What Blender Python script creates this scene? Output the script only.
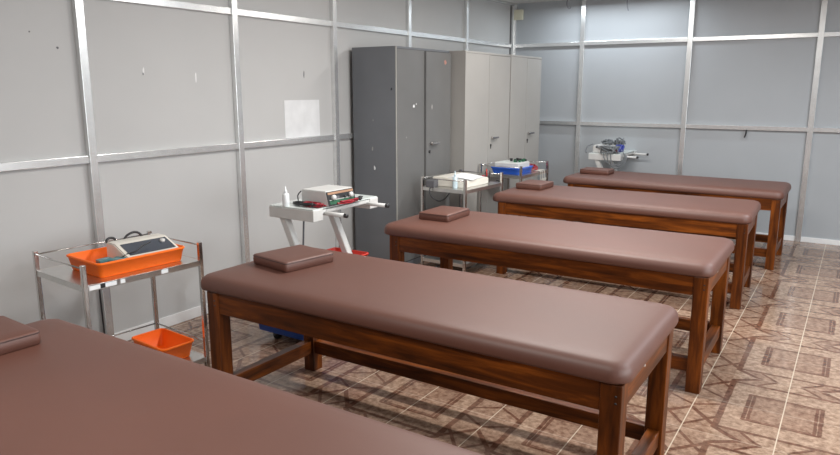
import bpy, bmesh, math, random
from mathutils import Vector, Matrix, Euler
random.seed(7)
for o in list(bpy.data.objects): bpy.data.objects.remove(o)
S = bpy.context.scene
COL = S.collection

# ------------------------------------------------------------------ camera
cam_d = bpy.data.cameras.new('camera'); cam = bpy.data.objects.new('camera', cam_d); COL.objects.link(cam)
cam_d.sensor_width = 36; cam_d.lens = 678.8 / 840 * 36; cam_d.clip_start = .05
cam.location = (3.9074, 0, 1.6156)
cam.rotation_euler = (math.pi/2 - .2003, 0, .571)
S.camera = cam

# ------------------------------------------------------------------ world, lights, exposure
S.view_settings.view_transform = 'Standard'; S.view_settings.look = 'None'
S.view_settings.exposure = 0.14; S.view_settings.gamma = 1; S.view_settings.use_curve_mapping = False
W = bpy.data.worlds.new('world'); S.world = W; W.use_nodes = True
W.node_tree.nodes['Background'].inputs[0].default_value = (.75, .85, 1, 1)
W.node_tree.nodes['Background'].inputs[1].default_value = .6

def tube_light(name, x, y, z, ln, power, col=(1, .97, .93), wid=.05, rotz=0):
    l = bpy.data.lights.new(name, 'AREA'); l.shape = 'RECTANGLE'; l.size = ln; l.size_y = wid
    l.energy = power; l.color = col
    o = bpy.data.objects.new(name, l); COL.objects.link(o); o.location = (x, y, z); o.rotation_euler = (0, 0, rotz)
    return o
COOL = (.86, .94, 1)
tube_light('tube_light', 1.35, 7.86, 2.62, 1.5, 15, COOL)
tube_light('tube_light', 2.3, 3.75, 2.64, 1.4, 58)
tube_light('tube_light', 2.1, 5.90, 2.64, 1.5, 36)
tube_light('tube_light', 2.4, .6, 2.64, 1.2, 34)
tube_light('tube_light', 4.9, 3.6, 2.64, 1.2, 40, COOL)  # this and the next: extra unseen tubes added as soft fill
tube_light('tube_light', 4.6, 5.8, 2.64, 1.2, 58, COOL)
fill = tube_light('side_fill', 6.1, 2.2, 1.5, 3.6, 92, (.93, .97, 1), 1.5); fill.rotation_euler = (0, math.pi/2, 0); fill.data.size = 1.5; fill.data.size_y = 3.6  # unseen area light added on the right to brighten the left wall evenly

# ------------------------------------------------------------------ node helpers
def new_mat(name):
    m = bpy.data.materials.new(name); m.use_nodes = True
    nt = m.node_tree; b = nt.nodes['Principled BSDF']
    return m, nt, b
def plain(name, col, rough=.5, metal=0, spec=.5, var=.06, scale=8, bump=0, coat=0, trans=0, alpha=1, emit=0, bscale=None):
    m, nt, b = new_mat(name)
    b.inputs['Roughness'].default_value = rough; b.inputs['Metallic'].default_value = metal
    b.inputs['Specular IOR Level'].default_value = spec
    b.inputs['Coat Weight'].default_value = coat; b.inputs['Coat Roughness'].default_value = .15
    b.inputs['Transmission Weight'].default_value = trans
    b.inputs['Alpha'].default_value = alpha
    tc = nt.nodes.new('ShaderNodeTexCoord')
    n = nt.nodes.new('ShaderNodeTexNoise'); n.inputs['Scale'].default_value = scale; n.inputs['Detail'].default_value = 4
    nt.links.new(tc.outputs['Object'], n.inputs['Vector'])
    r = nt.nodes.new('ShaderNodeValToRGB'); e = r.color_ramp.elements
    e[0].position = .3; e[1].position = .7
    e[0].color = tuple(c*(1-var) for c in col) + (1,); e[1].color = tuple(min(1, c*(1+var)) for c in col) + (1,)
    nt.links.new(n.outputs['Fac'], r.inputs['Fac']); nt.links.new(r.outputs['Color'], b.inputs['Base Color'])
    if bump:
        n2 = nt.nodes.new('ShaderNodeTexNoise'); n2.inputs['Scale'].default_value = bscale or scale*20; n2.inputs['Detail'].default_value = 3
        nt.links.new(tc.outputs['Object'], n2.inputs['Vector'])
        bp = nt.nodes.new('ShaderNodeBump'); bp.inputs['Strength'].default_value = bump; bp.inputs['Distance'].default_value = .002
        nt.links.new(n2.outputs['Fac'], bp.inputs['Height']); nt.links.new(bp.outputs['Normal'], b.inputs['Normal'])
    return m
def wood(name, axis):
    m, nt, b = new_mat(name); b.inputs['Roughness'].default_value = .38; b.inputs['Coat Weight'].default_value = .0; b.inputs['Specular IOR Level'].default_value = .28
    b.inputs['Coat Roughness'].default_value = .25
    tc = nt.nodes.new('ShaderNodeTexCoord'); mp = nt.nodes.new('ShaderNodeMapping')
    sc = [16, 16, 16]; sc[axis] = 1.6; mp.inputs['Scale'].default_value = sc
    oi = nt.nodes.new('ShaderNodeObjectInfo')
    ad = nt.nodes.new('ShaderNodeVectorMath'); ad.operation = 'ADD'
    nt.links.new(tc.outputs['Object'], ad.inputs[0]); nt.links.new(oi.outputs['Location'], ad.inputs[1])
    nt.links.new(ad.outputs[0], mp.inputs[0])
    n = nt.nodes.new('ShaderNodeTexNoise'); n.inputs['Scale'].default_value = 1.6; n.inputs['Detail'].default_value = 6
    n.inputs['Roughness'].default_value = .6; n.inputs['Distortion'].default_value = .5
    nt.links.new(mp.outputs[0], n.inputs['Vector'])
    r = nt.nodes.new('ShaderNodeValToRGB'); e = r.color_ramp.elements
    e[0].position = .28; e[0].color = (.022, .005, .001, 1)
    e[1].position = .78; e[1].color = (.30, .078, .009, 1)
    x = e.new(.5); x.color = (.100, .024, .003, 1)
    nt.links.new(n.outputs['Fac'], r.inputs['Fac']); nt.links.new(r.outputs['Color'], b.inputs['Base Color'])
    return m

class NX:   # tiny expression layer on Math nodes
    def __init__(s, nt): s.nt = nt
    def op(s, o, a, b=None, c=None):
        n = s.nt.nodes.new('ShaderNodeMath'); n.operation = o
        for i, v in enumerate((a, b, c)):
            if v is None: continue
            if isinstance(v, (int, float)): n.inputs[i].default_value = v
            else: s.nt.links.new(v, n.inputs[i])
        return n.outputs[0]
def floor_mat():
    m, nt, b = new_mat('patterned_tile'); X = NX(nt); op = X.op
    g = nt.nodes.new('ShaderNodeNewGeometry'); sp = nt.nodes.new('ShaderNodeSeparateXYZ'); nt.links.new(g.outputs['Position'], sp.inputs[0])
    n0 = nt.nodes.new('ShaderNodeTexNoise'); n0.inputs['Scale'].default_value = 18; n0.inputs['Detail'].default_value = 3
    nt.links.new(g.outputs['Position'], n0.inputs['Vector'])
    wob = op('MULTIPLY', op('SUBTRACT', n0.outputs['Fac'], .5), .010)
    def mir(v, c):  # distance to nearest repeat of c, period .82
        return op('PINGPONG', op('ADD', v, .82*40 - c), .41)
    U0 = mir(sp.outputs[0], 3.735); V0 = mir(sp.outputs[1], 3.675)
    U = op('ADD', U0, wob); V = op('ADD', V0, wob)
    def band(v, c, w, soft=.004):   # 1 inside |v-c|<w
        return op('SUBTRACT', 1, op('SMOOTH_MIN', 1, op('DIVIDE', op('MAXIMUM', op('SUBTRACT', op('ABSOLUTE', op('SUBTRACT', v, c)), w), 0), soft), .1))
    def less(v, c): return op('LESS_THAN', v, c)
    def gt(v, c): return op('GREATER_THAN', v, c)
    mul = lambda *a: a[0] if len(a) == 1 else op('MULTIPLY', a[0], mul(*a[1:]))
    mx = lambda *a: a[0] if len(a) == 1 else op('MAXIMUM', a[0], mx(*a[1:]))
    def seg(x1, y1, x2, y2, w):
        dx, dy = x2-x1, y2-y1; L2 = dx*dx+dy*dy
        px = op('SUBTRACT', U, x1); py = op('SUBTRACT', V, y1)
        t = op('DIVIDE', op('ADD', op('MULTIPLY', px, dx), op('MULTIPLY', py, dy)), L2)
        t = op('MINIMUM', op('MAXIMUM', t, 0), 1)
        ex = op('SUBTRACT', px, op('MULTIPLY', t, dx)); ey = op('SUBTRACT', py, op('MULTIPLY', t, dy))
        d = op('SQRT', op('ADD', op('MULTIPLY', ex, ex), op('MULTIPLY', ey, ey)))
        return op('SUBTRACT', 1, op('MINIMUM', op('DIVIDE', op('MAXIMUM', op('SUBTRACT', d, w), 0), .004), 1))
    inU = less(U, .285); inV = less(V, .31)
    dark = mx(
        mul(band(U, .272, .013), inV),                      # side of the big rectangle
        mul(band(V, .303, .009), inU),                      # its ends
        mul(mx(band(U, .167, .008), band(U, .146, .006)), less(V, .168)),            # inner rectangle
        mul(band(V, .165, .006), less(U, .170)), mul(band(V, .150, .002), less(U, .145)),
        seg(.06, .41, .15, .32, .007), seg(.15, .41, .275, .32, .012),
        seg(.275, .305, .41, .15, .010), seg(.275, .20, .41, .37, .007), seg(.28, .04, .41, .12, .006))
    fil = mx(mul(less(U, .15), less(V, .16)), mul(gt(U, .285), .7), seg(.11, .41, .20, .325, .035))
    n1 = nt.nodes.new('ShaderNodeTexNoise'); n1.inputs['Scale'].default_value = 30; n1.inputs['Detail'].default_value = 6; n1.inputs['Roughness'].default_value = .65
    n2 = nt.nodes.new('ShaderNodeTexNoise'); n2.inputs['Scale'].default_value = 6; n2.inputs['Detail'].default_value = 3
    for n in (n1, n2): nt.links.new(g.outputs['Position'], n.inputs['Vector'])
    def ramp(fac, c0, c1, p0=.35, p1=.68):
        r = nt.nodes.new('ShaderNodeValToRGB'); e = r.color_ramp.elements
        e[0].position = p0; e[1].position = p1; e[0].color = c0+(1,); e[1].color = c1+(1,)
        nt.links.new(fac, r.inputs['Fac']); return r.outputs[0]
    def mix(f, a, b_):
        n = nt.nodes.new('ShaderNodeMix'); n.data_type = 'RGBA'
        if isinstance(f, (int, float)): n.inputs[0].default_value = f
        else: nt.links.new(f, n.inputs[0])
        for i, v in ((6, a), (7, b_)):
            if isinstance(v, tuple): n.inputs[i].default_value = v+(1,)
            else: nt.links.new(v, n.inputs[i])
        return n.outputs[2]
    base = ramp(n1.outputs['Fac'], (.19, .110, .072), (.48, .335, .24))
    pink = ramp(n1.outputs['Fac'], (.14, .068, .043), (.37, .235, .165))
    drk = ramp(n1.outputs['Fac'], (.065, .024, .013), (.19, .085, .055))
    c = mix(op('MULTIPLY', fil, .8), base, pink)
    c = mix(op('MULTIPLY', dark, .95), c, drk)
    c = mix(ramp(n2.outputs['Fac'], (0, 0, 0), (.2, .2, .2)), c, (.34, .245, .185))
    gl = mx(band(U0, .41, .0015, .002), band(U0, 0, .0015, .002), op('MULTIPLY', mx(band(V0, .41, .002, .002), band(V0, 0, .002, .002)), .35))
    c = mix(op('MULTIPLY', gl, .9), c, (.60, .50, .39))
    nt.links.new(c, b.inputs['Base Color'])
    b.inputs['Roughness'].default_value = .22; b.inputs['Specular IOR Level'].default_value = .45
    rr = ramp(n2.outputs['Fac'], (.09, .09, .09), (.20, .20, .20)); nt.links.new(rr, b.inputs['Roughness'])
    return m

M = {}
M['wood_x'] = wood('varnished_wood_x', 0); M['wood_y'] = wood('varnished_wood_y', 1); M['wood_z'] = wood('varnished_wood_z', 2)
M['vinyl'] = plain('brown_vinyl', (.118, .044, .029), .52, spec=.75, var=.05, scale=3, bump=.12, bscale=260)
M['vinyl_seam'] = plain('brown_vinyl_seam', (.06, .026, .022), .5)
M['panel'] = plain('grey_laminate_panel', (.50, .50, .495), .5, spec=.3, var=.025, scale=1.5)
M['panel_back'] = plain('blue_grey_laminate_panel', (.40, .42, .44), .45, spec=.35, var=.03, scale=1.5)
M['alu'] = plain('aluminium_section', (.78, .79, .79), .26, metal=.75, var=.05, scale=14)
M['gasket'] = plain('dark_gap', (.06, .06, .06), .7)
M['white_trim'] = plain('white_skirting', (.80, .80, .80), .4)
M['ceiling'] = plain('ceiling_board', (.62, .62, .60), .7)
M['steel'] = plain('stainless_steel', (.62, .60, .58), .2, metal=1, var=.05, scale=10)
M['steel_sheet'] = plain('stainless_sheet', (.66, .65, .63), .28, metal=1, var=.06, scale=12)
M['cab_dark'] = plain('dark_grey_paint', (.140, .148, .162), .36, var=.06, scale=3, spec=.5)
M['cab_dark_door'] = plain('dark_grey_door_paint', (.15, .15, .148), .36, var=.06, scale=3, spec=.5)
M['cab_edge'] = plain('worn_grey_edge', (.30, .295, .275), .5)
M['cab_light'] = plain('light_grey_paint', (.355, .342, .322), .4, var=.04, scale=3)
M['cab_gap'] = plain('door_gap', (.05, .05, .048), .7)
M['cab_gap_light'] = plain('pale_door_gap', (.14, .135, .12), .7)
M['orange'] = plain('orange_plastic', (1.0, .165, .008), .5, spec=.3, var=.03)
M['red'] = plain('red_plastic', (.62, .035, .02), .35)
M['red_cable'] = plain('red_cable', (.30, .010, .022), .4)
M['blue'] = plain('blue_plastic', (.02, .10, .50), .35)
M['blue_cable'] = plain('blue_cable', (.04, .06, .35), .4)
M['black'] = plain('black_plastic', (.018, .018, .02), .4)
M['grey_cable'] = plain('grey_cable', (.13, .14, .15), .45)
M['white'] = plain('white_enamel', (.60, .60, .585), .35)
M['cream'] = plain('cream_casing', (.70, .67, .60), .4)
M['paper'] = plain('white_paper', (.88, .89, .90), .6)
M['glass'] = plain('pale_green_glass', (.66, .72, .70), .15, var=.01, spec=.8)
M['panel_screen'] = plain('dark_control_panel', (.045, .055, .075), .12, spec=.8)
M['teal'] = plain('teal_rubber', (.06, .20, .22), .4)
M['sheet'] = plain('white_board', (.70, .71, .72), .6)
M['bottle'] = plain('milky_bottle', (.82, .85, .86), .3)
M['bottle_clear'] = plain('pale_blue_bottle', (.60, .74, .80), .2)
M['copper'] = plain('bronze_strip', (.42, .24, .15), .35, metal=.3)
M['green'] = plain('dark_green_plastic', (.02, .10, .05), .4)
M['beige'] = plain('beige_plastic', (.66, .64, .50), .5)
M['dgrey'] = plain('dark_grey_plastic', (.10, .10, .11), .45)
M['tape'] = plain('pinkish_sticker', (.45, .22, .18), .5)

# ------------------------------------------------------------------ mesh helpers
def T(x=0, y=0, z=0, rz=0, rx=0, ry=0): return Matrix.Translation((x, y, z)) @ Euler((rx, ry, rz)).to_matrix().to_4x4()
class MB:
    def __init__(s): s.bm = bmesh.new(); s.mats = []
    def mi(s, m):
        if m not in s.mats: s.mats.append(m)
        return s.mats.index(m)
    def _merge(s, b, mat, mtx=None, smooth=False):
        if mtx: bmesh.ops.transform(b, matrix=mtx, verts=b.verts)
        i = s.mi(mat)
        for f in b.faces: f.material_index = i; f.smooth = smooth
        me = bpy.data.meshes.new('t'); b.to_mesh(me); b.free(); s.bm.from_mesh(me); bpy.data.meshes.remove(me)
    def box(s, x0, x1, y0, y1, z0, z1, mat, bev=.003, mtx=None, seg=2):
        b = bmesh.new(); bmesh.ops.create_cube(b, size=1)
        bmesh.ops.transform(b, matrix=Matrix.Translation(((x0+x1)/2, (y0+y1)/2, (z0+z1)/2)) @ Matrix.Diagonal((abs(x1-x0), abs(y1-y0), abs(z1-z0), 1)), verts=b.verts)
        if bev: bmesh.ops.bevel(b, geom=b.edges[:], offset=min(bev, .45*min(abs(x1-x0), abs(y1-y0), abs(z1-z0))), segments=seg, affect='EDGES', profile=.5)
        s._merge(b, mat, mtx)
        return s
    def cyl(s, p, q, r, mat, r2=None, n=16, caps=True):
        p, q = Vector(p), Vector(q); d = q-p
        b = bmesh.new(); bmesh.ops.create_cone(b, cap_ends=caps, segments=n, radius1=r, radius2=r if r2 is None else r2, depth=d.length)
        mt = Matrix.Translation((p+q)/2) @ d.to_track_quat('Z', 'Y').to_matrix().to_4x4()
        s._merge(b, mat, mt, smooth=True)
        return s
    def tube(s, pts, r, mat, n=8, sub=6):
        P = [Vector(p) for p in pts]; pts2 = []
        if len(P) > 2:
            for i in range(len(P)-1):
                a = P[max(i-1, 0)]; b_, c = P[i], P[i+1]; d = P[min(i+2, len(P)-1)]
                for k in range(sub):
                    t = k/sub
                    pts2.append(.5*((2*b_)+(c-a)*t+(2*a-5*b_+4*c-d)*t*t+(3*b_-a-3*c+d)*t**3))
            pts2.append(P[-1])
        else: pts2 = P
        b = bmesh.new(); rings = []; up = Vector((0, 0, 1)); prev = None
        for i, p in enumerate(pts2):
            t = (pts2[min(i+1, len(pts2)-1)]-pts2[max(i-1, 0)])
            if t.length < 1e-7: t = Vector((0, 0, 1))
            t.normalize()
            if prev is None:
                a = t.cross(up) if abs(t.z) < .95 else t.cross(Vector((1, 0, 0)))
            else: a = prev - t*prev.dot(t)
            if a.length < 1e-6: a = t.orthogonal()
            a.normalize(); prev = a; c = t.cross(a)
            rings.append([b.verts.new(p+r*(math.cos(2*math.pi*k/n)*a+math.sin(2*math.pi*k/n)*c)) for k in range(n)])
        for i in range(len(rings)-1):
            for k in range(n): b.faces.new((rings[i][k], rings[i][(k+1) % n], rings[i+1][(k+1) % n], rings[i+1][k]))
        b.faces.new(rings[0][::-1]); b.faces.new(rings[-1])
        s._merge(b, mat, None, smooth=True)
        return s
    def prism(s, prof, y0, y1, mat, mtx=None, bev=.003):   # profile in x,z extruded along y
        b = bmesh.new()
        A = [b.verts.new((x, y0, z)) for x, z in prof]; B = [b.verts.new((x, y1, z)) for x, z in prof]
        b.faces.new(A); b.faces.new(B[::-1]); n = len(prof)
        for i in range(n): b.faces.new((A[i], B[i], B[(i+1) % n], A[(i+1) % n]))
        bmesh.ops.recalc_face_normals(b, faces=b.faces[:])
        if bev: bmesh.ops.bevel(b, geom=b.edges[:], offset=bev, segments=2, affect='EDGES')
        s._merge(b, mat, mtx)
        return s
    def poly(s, pts, nrm, mat, th=.001):
        nrm = Vector(nrm)*th; b = bmesh.new()
        A = [b.verts.new(Vector(p)) for p in pts]; B = [b.verts.new(Vector(p)+nrm) for p in pts]
        n = len(pts); b.faces.new(A[::-1]); b.faces.new(B)
        for i in range(n): b.faces.new((A[i], A[(i+1) % n], B[(i+1) % n], B[i]))
        bmesh.ops.recalc_face_normals(b, faces=b.faces[:])
        s._merge(b, mat); return s
    def lathe(s, prof, mat, x=0, y=0, n=20):
        b = bmesh.new(); rings = []
        for r, z in prof: rings.append([b.verts.new((x+r*math.cos(2*math.pi*k/n), y+r*math.sin(2*math.pi*k/n), z)) for k in range(n)])
        for i in range(len(rings)-1):
            for k in range(n): b.faces.new((rings[i][k], rings[i][(k+1) % n], rings[i+1][(k+1) % n], rings[i+1][k]))
        b.faces.new(rings[0][::-1]); b.faces.new(rings[-1])
        s._merge(b, mat, None, smooth=True); return s
    def rings(s, loops, mat, capt=True, capb=True, smooth=True, mtx=None, close=False):
        b = bmesh.new(); R = [[b.verts.new(p) for p in L] for L in loops]; n = len(R[0])
        for i in range(len(R)-1):
            for k in range(n): b.faces.new((R[i][k], R[i][(k+1) % n], R[i+1][(k+1) % n], R[i+1][k]))
        if capb: b.faces.new(R[0][::-1])
        if capt: b.faces.new(R[-1])
        s._merge(b, mat, mtx, smooth=smooth); return s
    def build(s, name, parent=None, loc=None):
        me = bpy.data.meshes.new(name); s.bm.to_mesh(me); s.bm.free()
        for m in s.mats: me.materials.append(m)
        o = bpy.data.objects.new(name, me); COL.objects.link(o)
        if parent: o.parent = parent
        if loc: o.location = loc
        return o
def tag(o, label, cat, group=None, kind=None):
    if label: o['label'] = label
    if cat: o['category'] = cat
    if group: o['group'] = group
    if kind: o['kind'] = kind
    return o
def thing(name, label, cat, loc, rz=0, group=None):
    o = bpy.data.objects.new(name, None); COL.objects.link(o); o.location = loc; o.rotation_euler = (0, 0, rz); o.empty_display_size = .1
    return tag(o, label, cat, group)
def structure(mb, name, parent=None):
    o = mb.build(name, parent)
    if parent is None: o['kind'] = 'structure'
    return o
def copy_tree(o, parent=None):
    c = o.copy(); COL.objects.link(c); c.parent = parent
    for ch in list(o.children): copy_tree(ch, c)
    return c
def rrect(x0, x1, y0, y1, r, z, k=6):
    out = []; r = max(r, .001)
    for cx, cy, a0 in ((x1-r, y1-r, 0), (x0+r, y1-r, 90), (x0+r, y0+r, 180), (x1-r, y0+r, 270)):
        for i in range(k+1):
            a = math.radians(a0+90*i/k); out.append((cx+r*math.cos(a), cy+r*math.sin(a), z))
    return out

# ------------------------------------------------------------------ room shell
D = 8.29; XR = 6.2; Y0 = -2.2; H = 2.69
structure(MB().box(-.1, XR+.1, Y0-.1, D+.1, -.1, 0, floor_mat(), bev=0), 'floor')
structure(MB().box(-.1, XR+.1, Y0-.1, D+.1, H, H+.1, M['ceiling'], bev=0), 'ceiling')
wl = structure(MB().box(-.1, 0, Y0-.1, D+.1, 0, H, M['panel'], bev=0), 'wall_left')
wb = structure(MB().box(0, XR, D, D+.1, 0, H, M['panel_back'], bev=0), 'wall_back')
structure(MB().box(XR, XR+.1, Y0-.1, D+.1, 0, H, M['panel'], bev=0), 'wall_right')
structure(MB().box(0, XR, Y0-.1, Y0, 0, H, M['panel'], bev=0), 'wall_front')
structure(MB().box(0, .012, Y0, D, 0, .075, M['white_trim'], bev=.002), 'baseboard_left')
structure(MB().box(.012, XR, D-.012, D, 0, .055, M['white_trim'], bev=.002), 'baseboard_back')
tn = [0]
def trim(mb):
    tn[0] += 1; return structure(mb, 'trim_%d' % tn[0])
h1, h2 = 1.182, 2.144
studs = [1.20, 2.358, 3.536, 4.654, 5.816, 6.997]
for y in [-1.1, .05] + studs: trim(MB().box(0, .04, y, y+.05, .0, H, M['alu'], bev=.002))
ys = [-1.1, .05] + studs + [8.21]
for a, b_ in zip(ys[:-1], ys[1:]):
    for h in (h1, h2): trim(MB().box(0, .03, a+.05, b_, h, h+.045, M['alu'], bev=.002))
trim(MB().box(0, .04, 8.232, D, 0, H, M['alu'], bev=.002))          # corner section
trim(MB().box(0, .006, 8.212, 8.232, 0, H, M['gasket'], bev=0))
trim(MB().box(0, .05, Y0, D-.04, H-.03, H, M['alu'], bev=.002))
backs = [0.95, 2.199, 3.471, 4.75]
for x in backs: trim(MB().box(x-.027, x+.027, D-.04, D, 0, H, M['alu'], bev=.002))
trim(MB().box(.04, .065, D-.035, D, 0, H, M['alu'], bev=.002))
xs = [.065-.027] + backs + [XR+.027]
for a, b_ in zip(xs[:-1], xs[1:]):
    for h in (h1, h2): trim(MB().box(a+.027, b_-.027, D-.035, D, h, h+.045, M['alu'], bev=.002))
# chips and scuffs on the left wall
def chip(mb, c, w, h, mat, axis='x', nrm=1, seed=0):
    rnd = random.Random(seed); pts = []
    for k in range(9):
        a = 2*math.pi*k/9; r = .6+.4*rnd.random()
        u, v = math.cos(a)*w/2*r, math.sin(a)*h/2*r
        pts.append((c[0], c[1]+u, c[2]+v) if axis == 'x' else (c[0]+u, c[1], c[2]+v))
    mb.poly(pts, (nrm, 0, 0) if axis == 'x' else (0, nrm, 0), mat)
for c, w_, h_, mt, sd in (((0, 2.80, 1.735), .018, .05, 'white_trim', 1), ((.001, 2.795, 1.715), .010, .02, 'dgrey', 8), ((0, 3.21, 1.70), .012, .10, 'white_trim', 2),
        ((0, 2.25, 1.85), .02, .018, 'dgrey', 3), ((0, 2.10, 1.93), .012, .012, 'dgrey', 4), ((0, 4.31, 1.74), .014, .07, 'dgrey', 6)):
    q = MB(); chip(q, c, w_, h_, M[mt], seed=sd); q.build('scuff_mark', wl)

tag(MB().box(0, .003, 4.065, 4.487, 1.229, 1.532, M['sheet'], bev=0).build('paper_sheet'),
    'blank white square sheet fixed on the left wall above the middle rail', 'sheet')
jb = MB().box(.022, .15, D-.05, D-.035, 2.487, 2.612, M['beige'], bev=.004)
jb.box(.022, .15, D-.035, D-.0, 2.487, 2.612, M['beige'], bev=.004)
tag(jb.build('junction_box'), 'small beige square electrical box high in the wall corner', 'electrical box')
hk = MB().tube([(2.862, 8.245, 1.185), (2.862, 8.240, 1.16), (2.857, 8.245, 1.13), (2.848, 8.243, 1.10)], .008, M['black'])
tag(hk.build('cable_end'), 'short black cable end hanging below the back wall rail', 'cable')
w1 = MB().tube([(.80, 8.1, H), (.795, 8.1, 2.62), (.805, 8.11, 2.58), (.825, 8.12, 2.57), (.84, 8.12, 2.59)], .006, M['dgrey'])
tag(w1.build('ceiling_wire'), 'curled grey wire hanging from the ceiling near the corner', 'wire')
w2 = MB().tube([(1.52, 8.1, H), (1.515, 8.1, 2.60), (1.52, 8.1, 2.55), (1.535, 8.1, 2.50)], .006, M['dgrey'])
tag(w2.build('ceiling_wire'), 'straight grey wire hanging from the ceiling over the farthest couch', 'wire')

# ------------------------------------------------------------------ treatment couches
L, Wd, HT, lw = 2.035, .750, .650, .075
def couch(loc, rz, label):
    t = thing('treatment_couch', label, 'treatment couch', loc, rz, 'padded wooden treatment couches')
    x0, x1, y0, y1 = -.068, L+.02, -.012, .79
    base = HT
    prof = [(.014, 0), (.003, .006), (0, .016), (0, .032), (.003, .046), (.010, .059), (.022, .069), (.038, .075), (.065, .079), (.12, .081), (.2, .082)]
    cu = MB(); cu.rings([rrect(x0+i, x1-i, y0+i, y1-i, max(.068-i*.6, .03), base+z, 8) for i, z in prof], M['vinyl'])
    cu.build('cushion', t)
    lx = [0, L-lw]; ly = [0, Wd-lw]
    for x in lx:
        for y in ly:
            m_ = MB().box(0, lw, 0, lw, 0, HT, M['wood_z'], bev=.004)
            lg = m_.build('leg', t, (x, y, 0))
            if y == 0:
                for zz in (.61, .585):
                    MB().cyl((.055, -.002, zz), (.055, .004, zz), .004, M['black'], n=10).build('screw', lg)
    MB().box(lw, L-lw, .006, .031, HT-.105, HT, M['wood_x'], bev=.003).build('apron', t)
    MB().box(lw, L-lw, Wd-.031, Wd-.006, HT-.105, HT, M['wood_x'], bev=.003).build('apron', t)
    MB().box(.006, .031, lw, Wd-lw, HT-.105, HT, M['wood_y'], bev=.003).build('apron', t)
    ea = MB().box(L-.031, L-.006, lw, Wd-lw, HT-.105, HT, M['wood_y'], bev=.003).build('apron', t)
    MB().cyl((L-.008, .30, HT-.028), (L-.002, .30, HT-.028), .008, M['white']).build('button', ea)
    for y in (.018, Wd-.063): MB().box(lw, L-lw, y, y+.045, .11, .185, M['wood_x'], bev=.003).build('stretcher', t)
    for x in (.012, L-.062): MB().box(x, x+.05, lw, Wd-lw, .11, .185, M['wood_y'], bev=.003).build('stretcher', t)
    return t
beds = [((1.300, .625, 0), 0, 'nearest brown vinyl treatment couch, cut off by the lower left of the photo'),
        ((1.303, 2.121, 0), .003, 'brown vinyl couch on dark wooden legs, second from the camera, shown end to end'),
        ((1.303, 3.670, 0), .009, 'brown vinyl wooden couch in the middle of the row of five'),
        ((1.300, 5.322, 0), .030, 'brown vinyl wooden couch next to last in the row toward the back wall'),
        ((1.388, 6.786, 0), -.003, 'farthest brown vinyl wooden couch standing closest to the back wall')]
c0 = couch(*beds[0])
for loc, rz, lab in beds[1:]:
    c = copy_tree(c0); c.location = loc; c.scale = ({5.322: .982, 6.786: .98, 3.67: .996}.get(loc[1], 1), 1, 1); c.rotation_euler = (0, 0, rz); c['label'] = lab

TOP = HT+.082
def pillow(cx, cy, sx, sy, rz, label):
    hx, hy = sx/2, sy/2; h = .052
    t = thing('head_pad', label, 'head pad', (cx, cy, TOP), rz, 'brown vinyl head pads on the couches')
    prof = [(.004, 0), (0, .004), (-.002, h*.5), (0, h-.006), (.003, h-.002), (.010, h), (.05, h+.003)]
    MB().rings([rrect(-hx+i, hx-i, -hy+i, hy-i, .014, z, 4) for i, z in prof], M['vinyl']).build('pad', t)
    loop = rrect(-hx-.0005, hx+.0005, -hy-.0005, hy+.0005, .014, h-.008, 4); loop.append(loop[0])
    MB().tube(loop, .0022, M['vinyl_seam'], n=6, sub=1).build('seam', t)
    return t
pillow(1.395, 1.045, .29, .31, -.05, 'brown head pad on the nearest couch, cut off at the left edge')
pillow(1.498, 2.533, .284, .310, -.17, 'brown rectangular head pad lying on the second couch from the camera')
pillow(1.503, 4.065, .235, .325, .025, 'brown head pad on the middle couch in front of the steel trolley')
pillow(1.445, 5.79, .25, .30, .0, 'brown head pad on the next to last couch below the blue basket')
pillow(1.575, 7.16, .31, .22, .0, 'brown head pad on the farthest couch, small under the cable laden stand')

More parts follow.
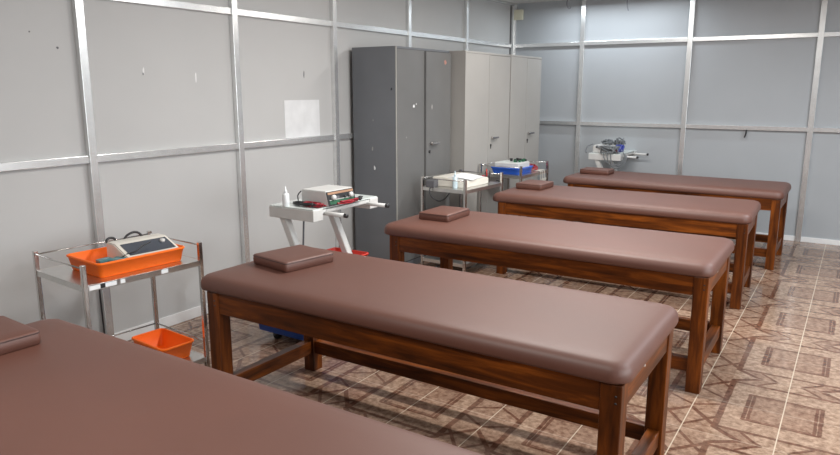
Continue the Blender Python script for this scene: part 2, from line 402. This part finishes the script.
# ------------------------------------------------------------------ steel cabinets
def cabinet(x0, x1, y0, y1, h, mb_, md, me_, label, dark=False):
    t = thing('steel_cabinet', label, 'cabinet', ((x0+x1)/2, (y0+y1)/2, 0))
    ox, oy = -(x0+x1)/2, -(y0+y1)/2
    X0, X1, Y0_, Y1 = x0+ox, x1+ox, y0+oy, y1+oy; ym = (Y0_+Y1)/2
    b = MB().box(X0, X1, Y0_+.002, Y1-.002, .0, h, mb_, bev=.004)
    body = b.build('body', t)
    MB().box(X1, X1+.002, Y0_+.012, Y1-.012, .06, h-.018, M['cab_gap'] if dark else M['cab_gap_light'], bev=0).build('door_gap', body)
    if dark:
        MB().box(X1-.004, X1+.004, Y0_, Y0_+.016, 0, h, me_, bev=.002).build('worn_edge', body)
    else:
        MB().box(X1-.004, X1+.006, Y0_, Y0_+.022, 0, h, md, bev=.002).build('frame_edge', body)
    off = .024 if dark else .006
    d1 = MB().box(X1+.001, X1+.005, Y0_+.018, ym-.0015, .07, h-.022, md, bev=.002).build('door', t)
    d2 = MB().box(X1+.001, X1+off, ym+.0015, Y1-.016, .07, h-.026, md, bev=.003).build('door', t)
    hz = 1.125; hy = ym+.075
    hm = MB().cyl((X1+off-.002, hy, hz), (X1+off+.03, hy, hz), .014, M['steel'])
    hm.box(X1+off+.022, X1+off+.034, hy-.015, hy+.11, hz-.009, hz+.009, M['steel'] if dark else M['dgrey'], bev=.003)
    hm.build('handle', d2)
    MB().cyl((X1+off-.001, hy-.02, hz-.075), (X1+off+.006, hy-.02, hz-.075), .014, M['black']).build('lock', d2)
    if not dark: MB().box(X1+off, X1+off+.004, hy-.028, hy-.010, hz-.11, hz-.07, M['black'], bev=.002).build('key_fob', d2)
    if dark:
        for nm, par, c, w_, h_, mt, ax, nr, sd in (
            ('paint_chip', d1, (X1+.0055, ym-.18, 1.47), .035, .035, 'white_trim', 'x', 1, 11), ('paint_chip', d1, (X1+.0055, ym-.14, 1.49), .015, .02, 'white_trim', 'x', 1, 12),
            ('paint_chip', d1, (X1+.0055, ym-.30, 1.20), .02, .02, 'cab_edge', 'x', 1, 13), ('sticker', d2, (X1+off, Y1-.12, 1.87), .05, .05, 'tape', 'x', 1, 15),
            ('scuff_mark', d2, (X1+off, ym+.10, 1.46), .03, .06, 'cab_light', 'x', 1, 16), ('paint_chip', body, (-.02, Y0_+.001, 1.10), .02, .045, 'cab_edge', 'y', -1, 21),
            ('paint_chip', body, (.0, Y0_+.001, .93), .022, .05, 'white_trim', 'y', -1, 22), ('dent_mark', body, (.19, Y0_+.001, 1.62), .02, .03, 'black', 'y', -1, 23),
            ('paint_chip', body, (-.01, Y0_+.001, 1.35), .01, .02, 'cab_edge', 'y', -1, 24)):
            q = MB(); chip(q, c, w_, h_, M[mt], ax, nr, sd); q.build(nm, par)
    return t
cabinet(.055, .525, 4.879, 5.789, 1.98, M['cab_dark'], M['cab_dark_door'], M['cab_edge'], 'dark grey steel cabinet with worn paint and chrome handle, nearest of three', True)
cabinet(.205, .69, 5.80, 6.80, 1.98, M['cab_light'], M['cab_light'], M['cab_light'], 'light grey steel cabinet in the middle of the three cabinets')
cabinet(.205, .69, 6.808, 7.645, 1.985, M['cab_light'], M['cab_light'], M['cab_light'], 'light grey steel cabinet at the far end beside the room corner')

# ------------------------------------------------------------------ steel trolleys
def trolley(loc, sx, sy, rz, hp, zs, zl, label):
    t = thing('steel_trolley', label, 'trolley', loc, rz, 'stainless steel instrument trolleys')
    hx, hy = sx/2, sy/2; pw = .022
    for x, y in ((-hx, -hy), (hx-pw, -hy), (hx-pw, hy-pw), (-hx, hy-pw)):
        p = MB().box(x, x+pw, y, y+pw, .03, hp, M['steel'], bev=.002).build('post', t)
        MB().cyl((x+pw/2, y+pw/2, 0), (x+pw/2, y+pw/2, .035), .014, M['black']).build('rubber_foot', p)
    for z in (zs, zl):
        sh = MB().box(-hx+.004, hx-.004, -hy+.004, hy-.004, z-.004, z, M['steel_sheet'], bev=.001)
        for a, b_, c, d in ((-hx+pw, hx-pw, -hy+.004, -hy+.010), (-hx+pw, hx-pw, hy-.010, hy-.004), (hx-.010, hx-.004, -hy+pw, hy-pw), (-hx+.004, -hx+.010, -hy+pw, hy-pw)):
            sh.box(a, b_, c, d, z-.03, z+.001, M['steel_sheet'], bev=.001)
        sh.build('shelf', t)
        zr = hp-.018 if z == zs else z+.095
        for a, b_ in (((-hx+.011, -hy+.011), (hx-.011, -hy+.011)), ((-hx+.011, hy-.011), (hx-.011, hy-.011)), ((-hx+.011, -hy+.011), (-hx+.011, hy-.011))):
            MB().cyl(a+(zr,), b_+(zr,), .0042, M['steel'], n=10).build('guard_rail', t)
    return t
def basket(name, loc, sx, sy, h, rz, mat, label, cat='basket', flare=.02, group=None):
    t = MB(); r = .03; th = .003
    def rr(i, z): return rrect(-sx/2+i, sx/2-i, -sy/2+i, sy/2-i, max(r-i*.5, .008), z, 5)
    t.rings([rr(flare+.004, 0), rr(flare, .004), rr(.006, h-.012), rr(.002, h-.012), rr(0, h-.009), rr(0, h-.002), rr(.003, h), rr(.009, h), rr(.010, h-.004), rr(flare+th, th+.003), rr(flare+th+.01, th)], mat)
    o = t.build(name, None, loc); o.rotation_euler = (0, 0, rz)
    return tag(o, label, cat, group)
TR = -.08
tr1 = trolley((.585, 2.145, 0), .525, .68, TR, .78, .675, .10, 'steel trolley with an orange tray, between the nearest couch and left wall')
hx, hy = .525/2, .68/2; shelf1 = [c for c in tr1.children if c.name.startswith('shelf')][0]
for a_, b_, c_, m_ in ((.03, .17, 0, 'paper'), (.19, .215, 0, 'paper'), (.085, .11, .0006, 'black'), (.42, .46, 0, 'paper')):
    MB().box(hx-.0045, hx-.003+c_, -hy+a_, -hy+b_, .650, .671, M[m_], bev=0).build('shelf_sticker', shelf1)
basket('orange_tray', (.612, 2.17, .675), .35, .51, .082, TR, M['orange'], 'long orange plastic tray on the nearest trolley, holding a white machine')
basket('orange_basket', (.630, 2.335, .10), .34, .215, .10, TR, M['orange'], 'small orange basket on the lower shelf of the nearest trolley', flare=.025)

def wedge_machine(loc, rz, sx, sy, h, hf, body, panel, label, name='therapy_machine', knobs=1, feet=True):
    t = thing(name, label, 'therapy machine', loc, rz)
    prof = [(-sx/2, 0), (sx/2, 0), (sx/2, hf), (-sx*.12, h), (-sx/2, h)]
    MB().prism(prof, -sy/2, sy/2, body, bev=.006).build('casing', t)
    a = Vector((-sx*.12, 0, h)); c = Vector((sx/2, 0, hf)); d = (c-a); n = Vector((-d.z, 0, d.x)); n = -n.normalized() if n.z < 0 else n.normalized()
    ang = math.atan2(-(d.z), d.x); ln = d.length
    mt = T(*((a+c)/2+n*.0015), ry=ang)
    p = MB().box(-ln/2+.02, ln/2-.015, -sy/2+.025, sy/2-.02, -.002, .002, panel, bev=.001, mtx=mt).build('control_panel', t)
    kb = MB()
    for k in range(knobs):
        q = mt @ Vector((-ln*.1, sy/2-.06-.06*k, .002)); kb.cyl(q, q+n*.012, .014, M['white'])
    kb.build('knob', p)
    return t
m1 = wedge_machine((.655, 2.245, .680), TR-.02, .22, .31, .125, .070, M['cream'], M['panel_screen'], 'white machine with sloping dark panel lying in the orange tray')
# pads and cables beside it
for i, (x, y, rz, z) in enumerate(((.70, 2.055, .2, .748), (.64, 2.02, -.3, .745))):
    o = MB().box(-.04, .04, -.035, .035, 0, .03, M['teal'], bev=.006).build('electrode_pad', None, (x, y, z-.03)); o.rotation_euler = (.1, -.08, rz)
    tag(o, ['teal rubber pad in the orange tray, the one nearer the machine panel side', 'teal rubber pad in the orange tray, the one nearer the wall'][i], 'electrode pad', 'teal pads in the orange tray')
cb = MB()
cb.tube([(.53, 2.14, .77), (.51, 2.12, .80), (.50, 2.14, .815), (.50, 2.17, .81), (.51, 2.19, .78), (.50, 2.22, .78), (.49, 2.26, .81), (.49, 2.31, .82), (.50, 2.34, .80), (.53, 2.34, .76)], .007, M['black'])
tag(cb.build('power_cable'), 'black cable looping up behind the machine in the orange tray', 'cable')
cb = MB().tube([(.32, 2.20, .70), (.27, 2.20, .62), (.275, 2.195, .4), (.27, 2.20, .15), (.25, 2.18, .008), (.12, 2.1, .006)], .005, M['black'])
tag(cb.build('power_cable'), 'black cable hanging down behind the nearest trolley to the floor', 'cable')
cb = MB().tube([(.70, 2.05, .735), (.72, 2.10, .765), (.735, 2.14, .772), (.72, 2.19, .790), (.71, 2.25, .80)], .003, M['black'])
tag(cb.build('lead_wire'), 'thin black lead lying across the panel of the machine in the orange tray', 'wire')

tr2 = trolley((.92, 5.37, 0), .47, .66, -.05, .865, .77, .12, 'steel trolley carrying a cream machine, in front of the dark cabinet')
wedge_machine((.90, 5.37, .77), -.05, .34, .42, .080, .055, M['cream'], M['white'], 'cream flat machine with a white page on top, behind the middle couch', knobs=0)
pg = MB().box(-.10, .10, -.14, .14, 0, .003, M['paper'], bev=0).build('open_booklet', None, (.965, 5.37, .846)); pg.rotation_euler = (0, .12, .15)
tag(pg, 'open white booklet lying on the cream machine', 'booklet')
ad = MB().box(-.04, .04, -.055, .055, 0, .06, M['dgrey'], bev=.006).build('power_adaptor', None, (.765, 5.09, .77)); ad.rotation_euler = (0, 0, .2)
tag(ad, 'dark grey adaptor block at the near left of the machine trolley', 'adaptor')
def bottle(name, loc, r, h, mat, label):
    t = thing(name, label, 'bottle', loc)
    MB().lathe([(r*.9, 0), (r, .004), (r, h*.55), (r*.85, h*.62), (r*.4, h*.68), (r*.4, h*.70)], mat).build('body', t)
    MB().lathe([(r*.5, h*.69), (r*.5, h*.76), (r*.28, h*.80), (r*.1, h)], mat).build('nozzle', t)
    return t
bottle('gel_bottle', (.985, 5.115, .77), .022, .155, M['bottle_clear'], 'pale blue clear bottle with nozzle on the trolley before the dark cabinet')
cb = MB().tube([(.80, 5.07, .80), (.78, 5.03, .76), (.80, 5.02, .70), (.86, 5.03, .66), (.93, 5.02, .68), (.98, 5.03, .74)], .006, M['black'])
tag(cb.build('looped_cable'), 'black cable looping below the trolley shelf before the dark cabinet', 'cable')
cb = MB().tube([(1.10, 5.69, .785), (1.12, 5.72, .76), (1.14, 5.725, .60), (1.12, 5.72, .40), (1.14, 5.72, .25)], .006, M['black'])
tag(cb.build('hanging_cable'), 'black cable hanging off the far end of the cream machine trolley', 'cable')
rp = MB()
rp.lathe([(.015, 0), (.017, .01), (.017, .06), (.014, .065)], M['red_cable'])
tag(rp.build('red_cup', None, (1.0, 5.62, .77)), 'small red cup at the far end of the cream machine trolley', 'cup')
pr_ = MB()
for k in range(5): pr_.cyl((1.035+.012*math.cos(k*1.3), 5.64+.012*math.sin(k*1.3), .77), (1.035+.022*math.cos(k*1.3), 5.64+.022*math.sin(k*1.3), .87+.01*(k % 3)), .005, [M['black'], M['dgrey'], M['red']][k % 3], n=8)
tag(pr_.build('pen_bundle'), 'bundle of dark upright probes beside the red cup', 'probes')
sp_ = MB().box(-.05, .05, -.05, .05, 0, .05, M['dgrey'], bev=.005).build('socket_box', None, (.86, 5.62, .77))
tag(sp_, 'dark grey socket box at the rear of the cream machine trolley', 'socket box')

tr3 = trolley((.955, 6.40, 0), .47, .66, -.02, .885, .79, .12, 'steel trolley holding a blue basket, in front of the light grey cabinets')
basket('blue_basket', (.975, 6.30, .79), .33, .35, .065, 0, M['blue'], 'bright blue basket on the farthest steel trolley')
wb_ = thing('therapy_machine', 'white box shaped machine sitting in the bright blue basket', 'therapy machine', (.97, 6.31, .794))
MB().box(-.13, .13, -.14, .14, 0, .105, M['white'], bev=.006).build('casing', wb_)
MB().box(-.11, .12, -.12, .12, .105, .108, M['glass'], bev=.001).build('top_panel', wb_)
kk = MB(); rnd = random.Random(5)
for k in range(12): 
    x, y = rnd.uniform(-.02, .11), rnd.uniform(-.06, .10); kk.box(x-.012, x+.012, y-.01, y+.01, .108, .126+.012*rnd.random(), M['green'] if k % 2 else M['black'], bev=.002)
kk.build('terminal', wb_)
def coil(cx, cy, z0, z1, rx, ry, n, r, mat, seed):
    rnd = random.Random(seed); pts = []; N = n*7; ph = rnd.random()*6
    for k in range(N):
        a = ph+2*math.pi*k/7*(.9+.2*rnd.random()); s = .55+.45*rnd.random()
        pts.append((cx+rx*s*math.cos(a), cy+ry*s*math.sin(a), z0+(z1-z0)*rnd.random()))
    return MB().tube(pts, r, mat, n=6, sub=4)
for k, (x, y, z) in enumerate(((1.08, 6.54, .782), (1.04, 6.63, .782))):
    tag(coil(x, y, z+.012, z+.07, .07, .06, 3, .0045, M['red_cable'], 30+k).build('electrode_cable'), ['tangled red cable beside the blue basket, nearer heap', 'tangled red cable at the far end of the blue basket trolley'][k], 'cable', 'red cables by the blue basket')
cb = MB()
for k in range(3): cb.tube([(1.15, 6.48+.05*k, .80), (1.205, 6.48+.05*k, .80), (1.212, 6.48+.05*k, .74), (1.20, 6.50+.05*k, .66), (1.212, 6.52+.05*k, .72)], .003, M['cream'])
tag(cb.build('white_lead'), 'thin white leads hanging over the edge of the blue basket trolley', 'leads')

# ------------------------------------------------------------------ white therapy stands
def stand(loc, label):
    t = thing('therapy_stand', label, 'equipment stand', loc, 0, 'white equipment stands with twin handles')
    # local: x 0..0.36, y 0..0.66, top z .9
    for i, y in enumerate((0, .57)):
        b = MB().box(-.02, .35, y, y+.09, .828, .897, M['white'], bev=.004).build('side_box', t)
        sgn = .115 if i == 0 else .545
        hd = MB().cyl((.30, sgn, .868), (.50, sgn, .868), .013, M['white']).build('handle', t)
        MB().cyl((.498, sgn, .868), (.518, sgn, .868), .0135, M['black']).build('grip_tip', hd)
        yy = y+.02 if i == 0 else y-.11
        mt = None
        MB().prism([(.045, .828), (.095, .828), (.345, .30), (.345, .06), (.295, .06), (.295, .29)], yy, yy+.05, M['white'], bev=.003).build('leg', t)
        ft = MB().box(-.07, .40, yy, yy+.05, .05, .072, M['dgrey'], bev=.004).build('foot', t)
        for x in (-.035, .37):
            ca = MB().cyl((x, yy+.005, .024), (x, yy+.045, .024), .024, M['black'])
            ca.box(x-.015, x+.015, yy+.008, yy+.042, .040, .052, M['dgrey'], bev=.002)
            ca.build('caster', ft)
    MB().box(.30, .345, .09, .57, .868, .892, M['white'], bev=.003).build('crossbar', t)
    MB().box(.345, .35, .128, .53, .875, .892, M['white'], bev=.001).build('front_lip', t)
    MB().box(-.015, .345, .004, .656, .897, .904, M['glass'], bev=.002).build('glass_top', t)
    MB().box(-.07, .38, .0, .51, .048, .056, M['dgrey'], bev=.003).build('base_shelf', t)
    MB().box(-.005, .03, .09, .57, .83, .86, M['white'], bev=.003).build('crossbar', t)
    return t
S1 = (.84, 3.04, 0)
st = stand(S1, 'white wheeled stand with two black tipped handles, beside the middle couch')
s2 = copy_tree(st); s2.location = (1.33, 7.63, 0); s2['label'] = 'white wheeled stand behind the farthest couch, loaded with grey cables'
# the middle shelf that carries the red basket
MB().box(.0, .33, .07, .59, .395, .410, M['white'], bev=.003).build('middle_shelf', st)
basket('red_basket', (.985, 3.515, .41), .32, .30, .10, 0, M['red'], 'red basket on the middle shelf of the nearer white stand')
basket('blue_basin', (.965, 3.25, .056), .60, .50, .14, 0, M['blue'], 'dark blue basin low on the nearer white stand, seen under the second couch', flare=.025)

def box_machine(loc, rz, label):
    t = thing('therapy_machine', label, 'therapy machine', loc, rz)
    MB().prism([(-.11, 0), (.12, 0), (.095, .095), (-.11, .095)], -.13, .13, M['white'], bev=.004).build('casing', t)
    mt = T(.109, 0, .047, ry=math.atan2(-.025, .095)); 
    p = MB().box(-.002, .003, -.128, .128, -.045, .045, M['black'], bev=.001, mtx=mt).build('front_panel', t)
    q = MB().box(.003, .0045, -.12, .12, .026, .040, M['copper'], bev=0, mtx=mt)
    q.box(.003, .0045, -.115, .115, -.036, -.012, M['green'], bev=0, mtx=mt)
    q.box(.003, .0045, -.10, -.02, -.005, .012, M['dgrey'], bev=0, mtx=mt); q.box(.003, .0045, -.115, .115, -.010, -.007, M['white'], bev=0, mtx=mt)
    q.build('panel_strip', p)
    for y in (-.08, .085):
        a = mt @ Vector((.003, y, .005)); b_ = mt @ Vector((.02, y, .005)); MB().cyl(a, b_, .016, M['white']).build('knob', p)
    a = mt @ Vector((.003, .03, .0)); b_ = mt @ Vector((.012, .03, .0)); MB().cyl(a, b_, .008, M['black']).build('switch', p)
    return t
box_machine((1.085, 3.305, .904), -.03, 'white box machine with dark knobbed front on the nearer white stand')
bottle('gel_bottle', (.945, 3.065, .904), .022, .125, M['bottle'], 'white squeeze bottle with nozzle at the left end of the nearer stand')
bx = MB().box(-.03, .03, -.012, .012, 0, .016, M['black'], bev=.003).build('marker', None, (.955, 3.145, .904)); bx.rotation_euler = (0, 0, -.5)
tag(bx, 'short black marker lying beside the white squeeze bottle', 'marker')
for k, (x, y, rx, ry, lab) in enumerate(((1.12, 3.135, .10, .03, 'red lead cable heaped in front of the white box machine, left heap'), (1.205, 3.36, .02, .11, 'red lead cable lying along the knobbed front of the white box machine'))):
    mt_ = coil(x, y, .910, .928, rx, ry, 6, .005, M['red_cable'], 50+k)
    tag(mt_.build('electrode_cable'), lab, 'cable', 'red leads on the nearer stand')
for k, (x, y, rx, ry, lab) in enumerate(((1.06, 3.11, .10, .03, 'black lead cable mixed with red cable beside the squeeze bottle'), (1.205, 3.46, .018, .05, 'black lead cable at the far side of the white box machine'))):
    tag(coil(x, y, .910, .932, rx, ry, 4, .0045, M['black'], 60+k).build('electrode_cable'), lab, 'cable', 'black leads on the nearer stand')
cb = MB().tube([(.96, 3.19, .985), (.95, 3.17, .96), (.955, 3.165, .93), (.97, 3.15, .91)], .004, M['black'])
tag(cb.build('cord'), 'thin black cord running down the side of the white box machine', 'cord')
cb = MB().tube([(1.02, 3.14, .82), (1.03, 3.12, .70), (1.02, 3.12, .50), (1.04, 3.135, .34), (1.03, 3.14, .30)], .006, M['dgrey'])
tag(cb.build('mains_cord'), 'grey cord hanging below the nearer white stand', 'cord')

# machine and cables on the far stand
m3 = thing('therapy_machine', 'white boxy machine half buried in grey cables on the far stand', 'therapy machine', (1.45, 7.80, .904))
MB().prism([(-.10, 0), (.16, 0), (.16, .04), (.05, .09), (-.10, .09)], -.15, .15, M['white'], bev=.01).build('casing', m3)
MB().box(.05, .13, -.12, .12, -.002, .002, M['dgrey'], bev=.001, mtx=T(.012, 0, .067, ry=.427)).build('control_panel', m3)
labs = ['grey cable heap spilling over the near edge of the far stand', 'grey cable loop resting on top of the boxy machine', 'grey cable coil standing at the far side of the boxy machine']
for k, a in enumerate(((1.52, 7.66, .915, 1.0, .13, .06, 7), (1.46, 7.85, 1.0, 1.045, .07, .09, 4), (1.56, 7.98, .96, 1.06, .06, .10, 4))):
    tag(coil(*a, .0085, M['grey_cable'], 70+k).build('machine_cable'), labs[k], 'cable', 'grey cables on the far stand')
tag(coil(1.64, 7.74, .915, 1.0, .04, .07, 3, .007, M['blue_cable'], 80).build('blue_cable'), 'blue cable coil at the handle end of the far stand', 'cable')
tag(coil(1.60, 7.70, .915, .96, .04, .04, 2, .006, M['red_cable'], 82).build('red_lead'), 'red lead poking from the grey cable heap on the far stand', 'cable')
cb = MB()
for k in range(3): cb.tube([(1.50+.04*k, 7.60, .93), (1.50+.04*k, 7.59, .88), (1.55+.03*k, 7.59, .80-.02*k), (1.66+.02*k, 7.60, .79-.01*k), (1.72+.015*k, 7.63, .86), (1.70, 7.66, .925)], .006, M['grey_cable'])
tag(cb.build('drooping_cable'), 'grey cables drooping in loops below the far stand', 'cable')
cb = MB().tube([(1.33, 7.70, 1.0), (1.29, 7.66, .98), (1.275, 7.63, .93), (1.29, 7.61, .91)], .007, M['grey_cable'])
tag(cb.build('side_cable'), 'grey cable curving down at the left end of the far stand', 'cable')
